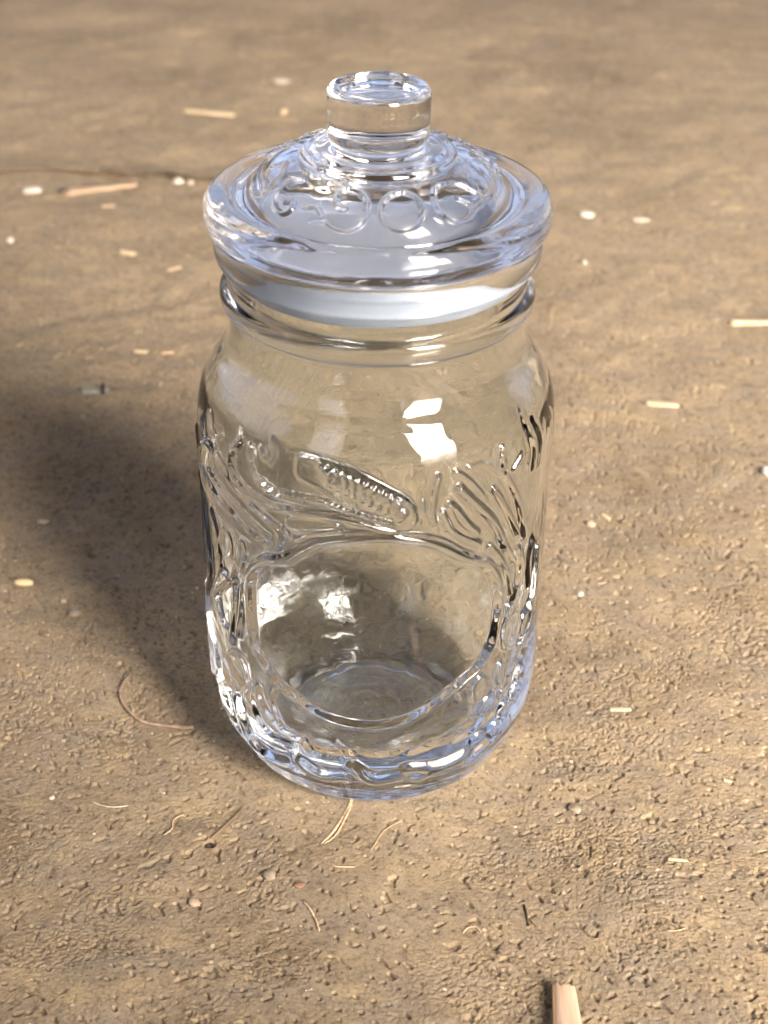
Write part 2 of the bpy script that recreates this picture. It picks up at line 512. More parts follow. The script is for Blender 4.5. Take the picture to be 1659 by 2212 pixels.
JP = spline(JO + JI, 10)
def sp(p):
    r, z = p
    if r > 42.2 and 3 < z < 134 and r > np.interp(z, [3, 134], [40, 40]) and r > 47.4: return 0.33
    if z > 134: return 0.42
    if r > 40 and z < 22: return 0.36
    return 1.1
ko = 10 * len(JO)
outer = resample(JP[:ko + 1], lambda p: 0.34 if (p[0] > 38 and p[1] < 134) else (0.42 if p[1] >= 134 else 1.2))
inner = resample(JP[ko:], lambda p: 1.0)
prof = np.vstack([outer, inner[1:]])
n_out = len(outer)
r, z = revolve(prof, PHI)
body_rows = np.nonzero((outer[:, 0] > 40.4) & (outer[:, 1] < 134) & (outer[:, 1] > 2.5))[0]
r0, r1 = body_rows[0], body_rows[-1] + 1
PW = np.where(PHI > math.pi, PHI - 2 * math.pi, PHI)
# second impression of the mould on the far side, turned half way round
def uv_grid(offset):
    a = (PHI - offset + math.pi) % (2 * math.pi) - math.pi
    U = np.repeat((a * 49.0)[None], r1 - r0, axis=0)
    Vv = np.repeat(outer[r0:r1, 1][:, None], len(PHI), axis=1)
    return U, Vv

def B(*pts, n=6, closed=False):
    q = []
    for p in pts:
        a, zz = hit_body(*p)
        q.append((a * 49.0, zz))
    return spline(q, n, closed)

FRAME = B((625, 1206), (671, 1180), (717, 1166), (820, 1158), (896, 1163), (948, 1175), (990, 1197), (1014, 1206), (1050, 1218), (1070, 1252), (1074, 1306), (1064, 1372), (1035, 1435), (989, 1478),
          (927, 1527), (866, 1558), (804, 1568), (743, 1560), (691, 1542), (640, 1508), (589, 1458), (555, 1398), (543, 1330), (541, 1254), (553, 1225), (579, 1209), closed=True)

def motifs(rel, parts=True):
    P = (lambda s: s) if parts else (lambda s: None)
    # pods on the left
    rel.fill(B((449, 952), (469, 975), (499, 1023), (536, 1072), (582, 1118), (612, 1150), (608, 1176), (594, 1187), (554, 1172), (508, 1135), (476, 1098), (452, 1053), (443, 1007), closed=True), 1.25, 0.9, part=P('pea_pod'))
    rel.stroke(B((448, 1000), (475, 1050), (515, 1100), (560, 1148), (590, 1168)), 1.1, 2.0)
    rel.beads(B((466, 1010), (500, 1062), (540, 1108), (596, 1160)), 1.2, 0.7, 1.9)
    # long husk and the corn cob in the middle
    rel.stroke(B((521, 951), (503, 975), (500, 1000), (512, 1032), (545, 1066), (590, 1094), (650, 1103), (700, 1110), (753, 1121), (807, 1136), (862, 1149)), 1.3, 1.2, part=P('husk'))
    rel.stroke(B((560, 1035), (600, 1068), (650, 1082)), 1.0, 0.9)
    rel.fill(B((655, 981), (721, 1001), (786, 1029), (839, 1057), (880, 1080), (899, 1112), (888, 1138), (860, 1140), (800, 1118), (740, 1085), (690, 1052), (648, 1028), (643, 1000), closed=True), 0.75, 0.5, part=P('corn_cob'))
    for o_, (ra, st) in enumerate(((1.25, 2.1), (1.35, 2.4), (1.2, 2.2))):
        rel.beads(B((700 + o_ * 8, 1008 + o_ * 16), (760 + o_ * 6, 1030 + o_ * 18), (820 + o_ * 4, 1060 + o_ * 18), (872, 1092 + o_ * 14)), ra, 0.55, st)
    rel.beads(B((606, 1062), (650, 1072), (700, 1083), (760, 1104), (820, 1120), (850, 1130)), 0.95, 0.75, 1.55)
    rel.beads(B((570, 1040), (590, 1058), (610, 1070)), 1.3, 0.8, 2.4)
    # curls above the pods
    for c in ([(590, 950), (598, 968), (594, 988), (586, 1000)], [(540, 960), (552, 978), (550, 998), (540, 985), (543, 965)], [(563, 968), (570, 988), (578, 985), (582, 968)],
              [(508, 990), (500, 970), (516, 948), (520, 925)], [(545, 1000), (552, 1025), (560, 1045)]):
        rel.stroke(B(*c), 0.9, 0.55)
    # leaves between the cob and the frame
    rel.fill(B((622, 1122), (646, 1112), (706, 1120), (732, 1140), (689, 1146), (637, 1146), closed=True), 0.45, 0.5, part=P('leaf'))
    rel.stroke(B((640, 1164), (680, 1152), (740, 1147)), 0.9, 0.7)
    rel.stroke(B((610, 1168), (618, 1140), (628, 1160)), 0.9, 0.8)
    # stem
    rel.stroke(B((945, 1031), (938, 1062), (933, 1100), (936, 1128)), 1.0, 1.0, part=P('stem'))
    rel.stroke(B((912, 1083), (914, 1105), (922, 1110)), 0.7, 0.5)
    rel.stroke(B((936, 1128), (950, 1120), (962, 1140)), 1.2, 0.8)
    # spray of leaves on the right
    leaves = [([(992, 1055), (1026, 1088), (1063, 1125), (1082, 1166), (1106, 1213)], 1.5, 1.35), ([(955, 1107), (979, 1148), (1031, 1174)], 1.4, 1.0), ([(1065, 1056), (1087, 1090), (1102, 1120), (1115, 1149)], 1.1, 1.1),
              ([(1091, 1027), (1115, 1073), (1128, 1129), (1132, 1157)], 1.3, 0.65), ([(1126, 982), (1116, 1000), (1109, 1012)], 0.9, 0.8), ([(1124, 883), (1137, 924), (1154, 965), (1152, 1008)], 1.6, 0.5),
              ([(1150, 906), (1167, 943), (1163, 999)], 1.5, 0.5), ([(1057, 1179), (1082, 1211), (1098, 1250)], 1.0, 0.9), ([(1013, 1010), (1046, 1002), (1082, 1023)], 1.0, 0.55),
              ([(1086, 965), (1084, 990), (1088, 1003)], 1.2, 0.7), ([(985, 1020), (1010, 1036), (1040, 1068)], 1.0, 0.6)]
    for pts, wd, a in leaves:
        rel.stroke(B(*pts), wd, a * 0.85, part=P('leaf_vein') if wd >= 1.2 and a > 1.0 else None)
    rel.fill(B((966, 1090), (985, 1095), (1010, 1128), (1033, 1150), (1013, 1152), (985, 1131), closed=True), 0.7, 0.7, part=P('leaf'))
    rel.stroke(B((1118, 1190), (1124, 1220), (1116, 1262), (1108, 1290)), 2.2, 0.8, part=P('leaf_vein'))
    rel.stroke(B((1148, 1165), (1138, 1210), (1140, 1260)), 1.5, 0.8)
    rel.stroke(B((1156, 1180), (1152, 1230), (1146, 1285)), 1.2, 1.0)
    rel.stroke(B((1092, 1228), (1098, 1262), (1100, 1280)), 0.9, 0.8)
    def oval(cx, cy_, rx, ry, ang, a=0.8, e=0.5, part=None):
        t = np.linspace(0, 2 * math.pi, 11)[:-1]
        pts = [(cx + rx * math.cos(q) * math.cos(ang) - ry * math.sin(q) * math.sin(ang), cy_ + rx * math.cos(q) * math.sin(ang) + ry * math.sin(q) * math.cos(ang)) for q in t]
        rel.fill(B(*pts, closed=True), a, e, part=part)
    for k, c in enumerate(((1100, 1359, 17, 42, .22), (1078, 1452, 9, 24, .1), (1031, 1486, 15, 30, .3), (1046, 1519, 10, 28, .65), (1000, 1495, 13, 15, 0), (1084, 1537, 10, 26, .25), (1118, 1457, 8, 26, .2), (1126, 1345, 7, 30, .25), (1098, 1315, 8, 16, .3), (1108, 1492, 8, 22, .3), (1066, 1570, 8, 22, .6), (1028, 1592, 8, 24, .8))):
        oval(*c, a=0.85, e=0.55, part=P('fruit') if k in (0, 2, 3, 5) else None)
    rel.stroke(B((1140, 1300), (1134, 1345), (1122, 1385)), 1.2, 1.1)
    rel.stroke(B((1060, 1500), (1042, 1545), (1018, 1580)), 1.2, 0.9)
    # lower left: squash, gourd and bananas
    oval(515, 1448, 24, 46, -0.25, 1.3, 0.3, part=P('squash'))
    oval(524, 1201, 8, 34, 0, 0.9, 0.5, part=P('fruit'))
    oval(494, 1172, 12, 32, -0.2, 0.8, 0.6, part=P('fruit'))
    for pts, wd, a in (([(545, 1478), (548, 1510), (558, 1545), (591, 1588), (636, 1606)], 1.3, 1.2), ([(560, 1483), (563, 1505), (582, 1542), (612, 1575), (642, 1594)], 1.5, 1.4), ([(596, 1482), (588, 1500), (592, 1525), (608, 1562)], 0.9, 0.8),
                       ([(515, 1500), (525, 1545), (545, 1590), (580, 1626), (632, 1646)], 2.4, 1.6), ([(483, 1460), (490, 1500), (510, 1550), (535, 1585)], 2.2, 1.5), ([(450, 1319), (468, 1385), (480, 1452), (497, 1485)], 1.6, 1.3),
                       ([(437, 1260), (446, 1330), (452, 1400), (462, 1450)], 1.6, 1.4), ([(511, 1252), (513, 1300), (508, 1345), (505, 1385)], 1.3, 1.2), ([(475, 1292), (484, 1341), (502, 1363), (505, 1385)], 1.2, 1.1), ([(529, 1262), (524, 1319), (518, 1370)], 1.3, 1.2),
                       ([(515, 1207), (500, 1250), (468, 1281)], 1.1, 1.0), ([(436, 1005), (446, 1080), (454, 1155), (460, 1229), (452, 1275)], 1.8, 1.3), ([(440, 960), (436, 1040), (434, 1130), (438, 1210)], 1.6, 1.2), ([(460, 1100), (474, 1150), (482, 1225), (500, 1250)], 1.3, 1.0),
                       ([(417, 923), (424, 960), (434, 1000)], 1.6, 1.0), ([(440, 900), (444, 935), (452, 960)], 1.2, 0.9)):
        rel.stroke(B(*pts), wd, a, part=P('banana') if wd >= 2.2 else None)
    # knobbly band round the heel
    for pts in ([(636, 1618), (650, 1645), (690, 1672), (745, 1676)], [(763, 1656), (790, 1676), (813, 1684), (859, 1676)], [(905, 1676), (955, 1652), (1005, 1625)], [(1010, 1640), (1050, 1605), (1090, 1560)], [(560, 1610), (600, 1640), (640, 1660)], [(880, 1660), (940, 1655), (990, 1640)]):
        rel.stroke(B(*pts), 2.8, 1.15)

U, Vv = uv_grid(0.0)
rel = Relief(U, Vv); rel.widen = 1.15
motifs(rel)
H1 = rel.H.copy()
masks = rel.masks
relf = Relief(U, Vv)
relf.stroke(np.vstack([FRAME, FRAME[:1]]), 1.45, 1.0)
relf.masks = []
FR2 = np.vstack([FRAME, FRAME[:1]])
dfr = relf._dist(U, Vv, FR2)
ins = np.zeros(U.shape, bool)
for i in range(len(FR2) - 1):
    x1, y1 = FR2[i]; x2, y2 = FR2[i + 1]
    c = ((y1 > Vv) != (y2 > Vv)); xi = (x2 - x1) * (Vv - y1) / (y2 - y1 + 1e-12) + x1
    ins ^= c & (U < xi)
keep = sstep(0.6, 2.2, np.where(ins, 0, dfr))
H1 = np.maximum(H1 * keep, 1.5 * np.clip(1 - (dfr / 2.05) ** 2, 0, 1) ** 1.1)
U2, V2 = uv_grid(math.pi)
rel2 = Relief(U2, V2); rel2.widen = 1.3; motifs(rel2, False)
dfr2 = rel2._dist(U2, V2, FR2)
k2 = sstep(0.6, 2.2, dfr2)
H2 = np.maximum(rel2.H * k2, 1.5 * np.clip(1 - (dfr2 / 2.05) ** 2, 0, 1) ** 1.1)
zone = sstep(9, 14, Vv) * sstep(128, 118, Vv)
side = np.abs(U) < 76
H = np.where(side, H1 * 1.35, H2 * 0.22)
H *= 1 - 0.4 * sstep(R(62), R(85), np.abs(np.abs(U / 49.0) - 0)) * side
for _ in range(1):
    H[1:-1] = 0.25 * H[:-2] + 0.5 * H[1:-1] + 0.25 * H[2:]
    H = 0.25 * np.roll(H, 1, 1) + 0.5 * H + 0.25 * np.roll(H, -1, 1)
Hb = H.copy()
for _ in range(8):
    Hb[1:-1] = 0.25 * Hb[:-2] + 0.5 * Hb[1:-1] + 0.25 * Hb[2:]
    Hb = 0.25 * np.roll(Hb, 1, 1) + 0.5 * Hb + 0.25 * np.roll(Hb, -1, 1)
H = np.where(side, H, Hb)
# hand-blown unevenness, stronger between the motifs than inside the smooth label panel
wv = 0.045 * vnoise(U * 0.16, Vv * 0.13, 31) + 0.02 * vnoise(U * 0.45, Vv * 0.4, 32)
wv2 = 0.10 * np.maximum(vnoise(U * 0.34 + 9, Vv * 0.22, 33), 0)
out_panel = np.where(side, np.where(ins, 0.0, sstep(1, 4, dfr)), 1.0)
H = H * sstep(2.6, 8, Vv) + wv + wv2 * out_panel * sstep(103, 92, Vv) * sstep(10, 22, Vv)
H[:3] *= np.array([0, .3, .6])[:, None]; H[-3:] *= np.array([.6, .3, 0])[:, None]
# keep the seam columns periodic
r[r0:r1] += H
# uneven inner wall
iw = (np.arange(len(prof)) >= n_out)
ri = 0.03 * vnoise(np.cos(PHI)[None] * 2.2 + prof[:, 1][:, None] * 0.05, np.sin(PHI)[None] * 2.2 + prof[:, 1][:, None] * 0.02, 41) + 0.006 * vnoise(np.cos(PHI)[None] * 7 + prof[:, 1][:, None] * 0.12, np.sin(PHI)[None] * 7, 42)
r = r + ri * iw[:, None] * (prof[:, 0] > 6)[:, None] * (sstep(150, 135, prof[:, 1]) * sstep(14, 22, prof[:, 1]))[:, None]
# ripples in the thick floor
fl = iw & (prof[:, 1] < 12) & (prof[:, 0] < 42)
z = z + fl[:, None] * (0.34 * np.sin(prof[:, 0][:, None] * 1.25 + 0.25 * np.sin(PHI)[None] + 0.3) * (sstep(2, 8, prof[:, 0]) * sstep(25, 22, prof[:, 0]))[:, None])
G = grid_xyz(r, z, PHI)
N = grid_normals(G)
N[0] = (0, 0, -1); N[-1] = (0, 0, 1)
q_ = np.argmin(np.abs(outer[:, 1] - 90))
if np.dot(N[q_, 0, :2], G[q_, 0, :2]) < 0: N = -N
m = len(prof)
fp = np.zeros((m - 1, len(PHI)), dtype=np.int16)
names = [('jar_body', None, 'clear glass jar body with moulded fruit and vegetable relief')]
def setmask(mask, nm, lab=None):
    k = len(names); names.append((nm, 0, lab))
    fp[mask] = k
zc = 0.5 * (prof[1:, 1] + prof[:-1, 1]); rc = 0.5 * (prof[1:, 0] + prof[:-1, 0]); isout = np.arange(m - 1) < n_out - 1
nn = len(PHI)
setmask(np.repeat((isout & (zc > 145.6) & (zc < 153.4))[:, None], nn, 1), 'neck_ring')
setmask(np.repeat((isout & (zc > 158.6) & (rc > 38.9))[:, None], nn, 1), 'jar_rim')
setmask(np.repeat(((rc < 36) & (zc < 4))[:, None], nn, 1), 'base')
for nm, (a, b_) in masks:
    mk = np.zeros((m - 1, nn), bool); mk[a + r0, b_] = True
    mk &= np.pad((~ins) & (dfr > 2.2), ((r0, m - 1 - r1), (0, 0)))
    setmask(mk, nm)
mk = np.zeros((m - 1, nn), bool); mk[r0:r1] = side & (dfr < 2.2)
setmask(mk, 'label_frame', 'smooth raised apple-shaped border on the front')
print('jar quads', fp.size)
emit_parts(G, N, fp, names, GLASS, jar)

# ------------------------------------------------------------------ lid
LP = spline(LO + LI, 10)
kl = 10 * len(LO)
lo = resample(LP[:kl + 1], lambda p: 0.28 if (p[0] > 19.5 and p[1] > 176 and p[0] < 39) else 0.45)
li = resample(LP[kl:], lambda p: 0.8)
lprof = np.vstack([lo, li[1:]])
fr = np.linspace(-R(100), R(100), 440)
PHL = np.concatenate([fr, np.linspace(R(100), R(260), 140)[1:-1]])
r, z = revolve(lprof, PHL)
# unwrap the dome: radius grows outwards, so use (angle * mean radius, distance along the slope)
dome = np.nonzero((lo[:, 0] > 20.6) & (lo[:, 0] < 37.5) & (lo[:, 1] < 187))[0]
d0, d1 = dome[0], dome[-1] + 1
RM = 28.0
aw = np.where(PHL > math.pi, PHL - 2 * math.pi, PHL)
UL = np.repeat((aw * RM)[None], d1 - d0, axis=0)
sl = np.concatenate([[0], np.cumsum(np.linalg.norm(np.diff(lo[d0:d1], axis=0), axis=1))])
VL = np.repeat(sl[:, None], len(PHL), axis=1)
ztab = lo[d0:d1, 1]
def D(*pts, n=7, closed=False):
    q = []
    for p in pts:
        a, zz = hit_dome(*p)
        q.append((a * RM, float(np.interp(-zz, -ztab, sl))))
    return spline(q, n, closed)
rl = Relief(UL, VL)
WL, AL = 0.92, 0.85
t_ = np.linspace(0, 2 * math.pi, 13)[:-1]
letters = {
    'S': [D((745, 452), (731, 446), (727, 432), (738, 415), (759, 409), (780, 418), (794, 441), (789, 469), (773, 489), (747, 499), (722, 492), (703, 476), (692, 457), (687, 441)), D((659, 446), (687, 446)), D((671, 478), (700, 478))],
    'O': [D(*[(867 + 45 * math.cos(q), 457 + 41 * math.sin(q)) for q in t_], closed=True)],
    'G': [D((1026, 416), (993, 399), (968, 396), (949, 399), (937, 412), (939, 443), (959, 465), (983, 478), (1008, 473), (1020, 458), (1013, 440), (990, 430))],
    'R': [D((1036, 368), (1056, 392), (1060, 413), (1047, 430), (1036, 420), (1020, 392)), D((1047, 430), (1024, 452))],
    'e': [D((655, 390), (632, 385), (608, 401), (595, 425), (595, 450), (611, 462), (627, 455), (634, 438), (618, 436))],
    'J': [D((620, 353), (608, 378), (585, 404), (567, 418), (550, 418)), D((580, 402), (572, 385), (590, 362), (612, 354))],
}
for nm, ss in letters.items():
    for s in ss:
        if nm == 'O': s = np.vstack([s, s[:1]])
        rl.stroke(s, WL, AL, part=nm)
# the lettering goes on round the back of the dome
for k in range(7):
    u0 = (R(96) + k * R(25)) * RM
    u0 = (u0 / RM + math.pi) % (2 * math.pi) * RM - math.pi * RM
    q = np.array([(u0 + 3.6 * math.cos(a), 7.5 + 4.2 * math.sin(a)) for a in np.linspace(0.4 * (k % 3), 2 * math.pi, 14)])
    rl.stroke(q, WL, AL, part='letter%d' % k)
# displace the dome along its slope normal
tr = np.gradient(lo[:, 0]); tz = np.gradient(lo[:, 1])
tl = np.hypot(tr, tz); nr, nz = -tz / tl, tr / tl
Hd = rl.H + 0.05 * vnoise(UL * 0.3, VL * 0.3, 51)
Hd[:4] *= np.array([0, .25, .5, .75])[:, None]; Hd[-4:] *= np.array([.75, .5, .25, 0])[:, None]
r[d0:d1] += Hd * nr[d0:d1][:, None]
z[d0:d1] += Hd * nz[d0:d1][:, None]
# small unevenness elsewhere: the knob's lower edge and the rim are not perfectly turned
rowk = np.arange(len(lprof)) < len(lo)
kn = rowk & (lprof[:, 0] > 9) & (lprof[:, 0] < 13.5) & (lprof[:, 1] > 191) & (lprof[:, 1] < 198)
z = z + kn[:, None] * 0.12 * vnoise(np.cos(PHL) * 5, np.sin(PHL) * 5, 52)[None]
r = r + (lprof[:, 0] > 8)[:, None] * 0.012 * vnoise(np.cos(PHL)[None] * 2.5, np.sin(PHL)[None] * 2.5 + lprof[:, 1][:, None] * 0.2, 53)
G = grid_xyz(r, z, PHL)
N = grid_normals(G)
N[0] = (0, 0, 1); N[-1] = (0, 0, -1)
k_ = np.argmin(np.abs(lo[:, 1] - 174.4) + (lo[:, 0] < 44) * 100)
if np.dot(N[k_, 0, :2], G[k_, 0, :2]) < 0: N = -N
m = len(lprof); nn = len(PHL)
fp = np.zeros((m - 1, nn), dtype=np.int16)
names = [('lid', None, 'domed glass lid with raised lettering and solid knob')]
ic = np.arange(m - 1)
kk = np.argmin(np.abs(lo[:, 0] - 11.2) + (lo[:, 1] < 188.7) * 50 + (lo[:, 1] > 191) * 50)
setmask(np.repeat((ic < kk)[:, None], nn, 1), 'knob')
cur = {}
for nm, (a, b_) in rl.masks:
    if nm not in cur:
        cur[nm] = len(names); names.append(('letter', 0, None))
    fp[a + d0, b_] = cur[nm]
print('lid quads', fp.size)
emit_parts(G, N, fp, names, LIDGLASS, jar)

# ------------------------------------------------------------------ white plastic stopper ring under the lid
SP = [(34.2, 168.3), (38.0, 168.45), (40.0, 168.5), (42.0, 168.3), (42.0, 167.6), (41.0, 167.35), (38.5, 167.3), (38.1, 166.2), (38.0, 163.5), (38.45, 162.9), (38.0, 162.2), (38.0, 160.6), (38.35, 160.0), (37.9, 159.4), (37.6, 156.4), (36.4, 155.4), (34.0, 155.6), (28.0, 156.6), (14, 157.4), (0.02, 157.6), (0.02, 158.9), (14, 158.8), (28.0, 158.2), (33.4, 158.4), (34.4, 160.0), (34.3, 164.0)]
SPs = resample(np.vstack([spline(SP, 6, closed=True), SP[0]]), lambda p: 0.35)
ph = np.linspace(0, 2 * math.pi, 181)[:-1]
G = grid_xyz(*revolve(SPs, ph), ph)
mm, n_ = G.shape[:2]
ii = (np.arange(mm - 1)[:, None] * n_ + np.arange(n_)[None])
jj = (np.arange(mm - 1)[:, None] * n_ + (np.arange(n_)[None] + 1) % n_)
Fq = np.stack([ii, jj, jj + n_, ii + n_], -1).reshape(-1, 4)
N = grid_normals(G)
q_ = np.argmax(SPs[:, 0])
Pq = G.reshape(-1, 3)[Fq[q_ * n_]]
if np.dot(np.cross(Pq[1] - Pq[0], Pq[2] - Pq[0])[:2], Pq[0, :2]) < 0: Fq = Fq[:, ::-1]
o = link_mesh('stopper_ring', G.reshape(-1, 3), Fq, SEAL, jar)
o['label'] = 'white plastic sealing ring seen through the neck'

# ------------------------------------------------------------------ the open shelter round the spot and an added shade panel (out of frame)
WALL = dry_mat('weathered_boards', (0.11, 0.095, 0.075), (0.21, 0.185, 0.15), scale=(3, 3, 30), rough=0.9)
THATCH = dry_mat('thatch', (0.10, 0.088, 0.07), (0.20, 0.18, 0.14), scale=(20, 20, 20), rough=0.95)
def box(name, lo_, hi_, mat, parent=None):
    x0, y0, z0 = lo_; x1, y1, z1 = hi_
    V = [(x0, y0, z0), (x1, y0, z0), (x1, y1, z0), (x0, y1, z0), (x0, y0, z1), (x1, y0, z1), (x1, y1, z1), (x0, y1, z1)]
    Fq = [(0, 3, 2, 1), (4, 5, 6, 7), (0, 1, 5, 4), (1, 2, 6, 5), (2, 3, 7, 6), (3, 0, 4, 7)]
    return link_mesh(name, V, Fq, mat, parent, smooth=False)
sh = empty('shelter', (0, 0, 0))
tag(sh, kind='structure')
box('roof', (-3.2, -2.0, 2.60), (3.2, 3.4, 2.72), THATCH, sh)
box('wall_or_shade_panel', (-3.0, -1.72, -0.05), (-1.6, -1.60, 2.598), WALL, sh)
box('wall_or_shade_panel', (-0.72, -1.72, -0.05), (0.40, -1.60, 2.598), WALL, sh)
box('wall_or_shade_panel', (1.9, -1.72, -0.05), (3.1, -1.60, 2.598), WALL, sh)
box('wall_or_shade_panel', (-3.0, 3.2, -0.05), (3.1, 3.32, 0.60), WALL, sh)
box('wall_or_shade_panel', (3.102, -1.72, -0.05), (3.22, 1.2, 2.598), WALL, sh)
shade_panel = box('wall_or_shade_panel', (-0.34, -0.92, -0.05), (0.33, -0.86, 2.598), WALL, sh)      # added unseen panel, slanted to shade the left ground and shape the highlight
for v_, x_ in zip(shade_panel.data.vertices, (-0.20, 0.48, 0.48, -0.20, -0.40, 0.22, 0.22, -0.40)):
    v_.co.x = x_
for x in (-2.2, 2.98):
    box('post', (x, 3.2, 0.602), (x + 0.12, 3.32, 2.598), WALL, sh)

# ------------------------------------------------------------------ small things lying on the floor
def frame_at(px0, px1, lift=0.0):
    """two photo points on the ground -> centre, heading, length"""
    a = px_ground(*px0); b_ = px_ground(*px1)
    cx, cy_ = (a[0] + b_[0]) / 2, (a[1] + b_[1]) / 2
    L = math.hypot(b_[0] - a[0], b_[1] - a[1])
    ang = math.atan2(b_[1] - a[1], b_[0] - a[0])
    xs = np.linspace(a[0], b_[0], 5); ys = np.linspace(a[1], b_[1], 5)
    zz = hgt(xs, ys)
    return cx, cy_, float(zz.max()) * 0.6 + float(zz.mean()) * 0.4 + lift, ang, L

def sliver(name, p0, p1, wid, thick, mat, label, cat, w1=None, tilt=0.0, curve=0.03, group=None, rag=0.3, nseg=9):
    """flat chip of stalk or wood, tapering and a little ragged"""
    cx, cy_, z0, ang, L = frame_at(p0, p1)
    w1 = wid if w1 is None else w1
    V, Fq = [], []
    rs = random.Random(hash((round(p0[0]), round(p0[1]))) & 0xffff)
    prof_n = 8
    for i in range(nseg + 1):
        t = i / nseg
        x = (t - 0.5) * L
        wi = (wid + (w1 - wid) * t) * (1 + rag * (rs.random() - 0.5))
        e = min(t, 1 - t) * nseg
        wi *= 0.9 if e < 0.5 else 1.0
        yo = curve * L * (0.25 - (t - 0.5) ** 2) + rag * wid * 0.4 * (rs.random() - 0.5)
        for k in range(prof_n):
            a = 2 * math.pi * (k + 0.5) / prof_n
            cxx = math.copysign(abs(math.cos(a)) ** 0.35, math.cos(a)); szz = math.copysign(abs(math.sin(a)) ** 0.45, math.sin(a))
            V.append((x + (rs.random() - .5) * wid * .75 * (1 if e < 0.5 else 0), yo + 0.5 * wi * cxx, thick * 0.5 + 0.5 * thick * szz * (1 + .25 * rs.random()) - thick * 0.35 * t))
    for i in range(nseg):
        for k in range(prof_n):
            a = i * prof_n + k; b_ = i * prof_n + (k + 1) % prof_n
            Fq.append((a, b_, b_ + prof_n, a + prof_n))
    # end caps as quads
    for base, flip in ((0, True), (nseg * prof_n, False)):
        q = [(0, 1, 2, 3), (0, 3, 4, 7), (4, 5, 6, 7)]
        for f in q:
            f = tuple(base + v for v in f)
            Fq.append(f[::-1] if flip else f)
    o = link_mesh(name, V, Fq, mat)
    o.location = (cx, cy_, z0 - thick * 0.15)
    o.rotation_euler = (0, -tilt, ang)
    tag(o, label, cat, group)
    return o

def pebble(name, p, rx, ry, rz, mat, label, cat, sink=0.3, rot=0.0, group=None, bump=0.16):
    x, y = px_ground(*p)
    nu, nv = 10, 7
    V, Fq = [], []
    sd = int(p[0] * 7 + p[1])
    for j in range(nv + 1):
        th = math.pi * j / nv
        for i in range(nu):
            ph_ = 2 * math.pi * i / nu
            d = np.array([math.sin(th) * math.cos(ph_), math.sin(th) * math.sin(ph_), math.cos(th)])
            k = 1 + 1.6 * bump * float(vnoise(d[0] * 1.6 + d[2] * 2.1 + 5, d[1] * 1.6 - d[2] * 1.3, sd)) + bump * 0.9 * float(vnoise(d[0] * 4 + d[2] * 5, d[1] * 4, sd + 1))
            d = np.sign(d) * np.abs(d) ** 0.85
            V.append((d[0] * rx * k, d[1] * ry * k, d[2] * rz * k))
    for j in range(nv):
        for i in range(nu):
            a = j * nu + i; b_ = j * nu + (i + 1) % nu
            Fq.append((a, a + nu, b_ + nu, b_))
    o = link_mesh(name, V, Fq, mat, smooth=(bump < 0.1 or name == 'seed'))
    o.location = (x, y, gh(x, y) + rz * (1 - 2 * sink))
    o.rotation_euler = (0.1, 0.05, rot)
    tag(o, label, cat, group)
    return o

def fibre(name, pts, rad, mat, label, cat, lift=0.0003, r1=None, flat=1.0, arch=0.0, group=None, absz=None):
    """thin bent stalk, root or hair lying on the ground along photo points"""
    P2 = spline([px_ground(*p) for p in pts], 7)
    n = len(P2)
    hz = hgt(P2[:, 0], P2[:, 1])
    hz = np.convolve(np.pad(hz, 3, mode='edge'), np.ones(7) / 7, mode='valid') * 0.5 + hz * 0.5
    t = np.linspace(0, 1, n)
    hz = np.maximum(hz, hgt(P2[:, 0], P2[:, 1]) - rad * 0.5) + lift + arch * np.sin(math.pi * t)
    c0 = P2.mean(0)
    C3 = np.column_stack([P2 - c0, hz])
    r1 = rad if r1 is None else r1
    V, Fq = [], []
    K = 6
    for i in range(n):
        T = C3[min(i + 1, n - 1)] - C3[max(i - 1, 0)]
        T /= np.linalg.norm(T) + 1e-12
        S = np.cross(T, (0, 0, 1)); S /= np.linalg.norm(S) + 1e-12
        Bn = np.cross(S, T)
        rr = rad + (r1 - rad) * t[i]
        rr *= 1 + 0.18 * float(vnoise(i * 0.7, 0.3, 61))
        if i == 0 or i == n - 1: rr *= 0.35
        for k in range(K):
            a = 2 * math.pi * k / K
            V.append(C3[i] + S * rr * math.cos(a) + Bn * rr * flat * math.sin(a))
    for i in range(n - 1):
        for k in range(K):
            a = i * K + k; b_ = i * K + (k + 1) % K
            Fq.append((a, b_, b_ + K, a + K))
    for base, flip in ((0, True), ((n - 1) * K, False)):
        for f in ((0, 1, 2, 3), (0, 3, 4, 5)):
            f = tuple(base + v for v in f)
            Fq.append(f[::-1] if flip else f)
    o = link_mesh(name, V, Fq, mat)
    o.location = (c0[0], c0[1], 0)
    tag(o, label, cat, group)
    return o

mm_ = 1e-3
sliver('straw_piece', (401, 243), (503, 250), 5.0 * mm_, 1.0 * mm_, STRAW, 'long pale straw piece lying flat on the earth left of the knob', 'straw', w1=5.2 * mm_)
sliver('straw_piece', (1397, 871), (1460, 873), 2.5 * mm_, 1.8 * mm_, STRAW, 'short pale straw stub with square ends, right of the jar shoulder', 'straw')
sliver('straw_piece', (1578, 697), (1690, 694), 2.9 * mm_, 2.2 * mm_, STRAW, 'pale straw stalk cut off by the right edge of the photo', 'straw')
sliver('wood_splinter', (137, 416), (288, 400), 9.5 * mm_, 1.0 * mm_, TAN, 'tan wood splinter tapering to the right, below the crack in the earth', 'splinter', w1=1.6 * mm_, rag=0.3)
sliver('bark_strip', (172, 850), (236, 849), 5.0 * mm_, 1.3 * mm_, GREY, 'grey green bark strip crossed by a dark band in the jar shadow', 'bark', rag=0.3)
fibre('dark_fibre', [(223, 837), (223, 848), (224, 860)], 0.9 * mm_, DARK, 'short black fibre lying across the grey bark strip', 'fibre', lift=1.5 * mm_)
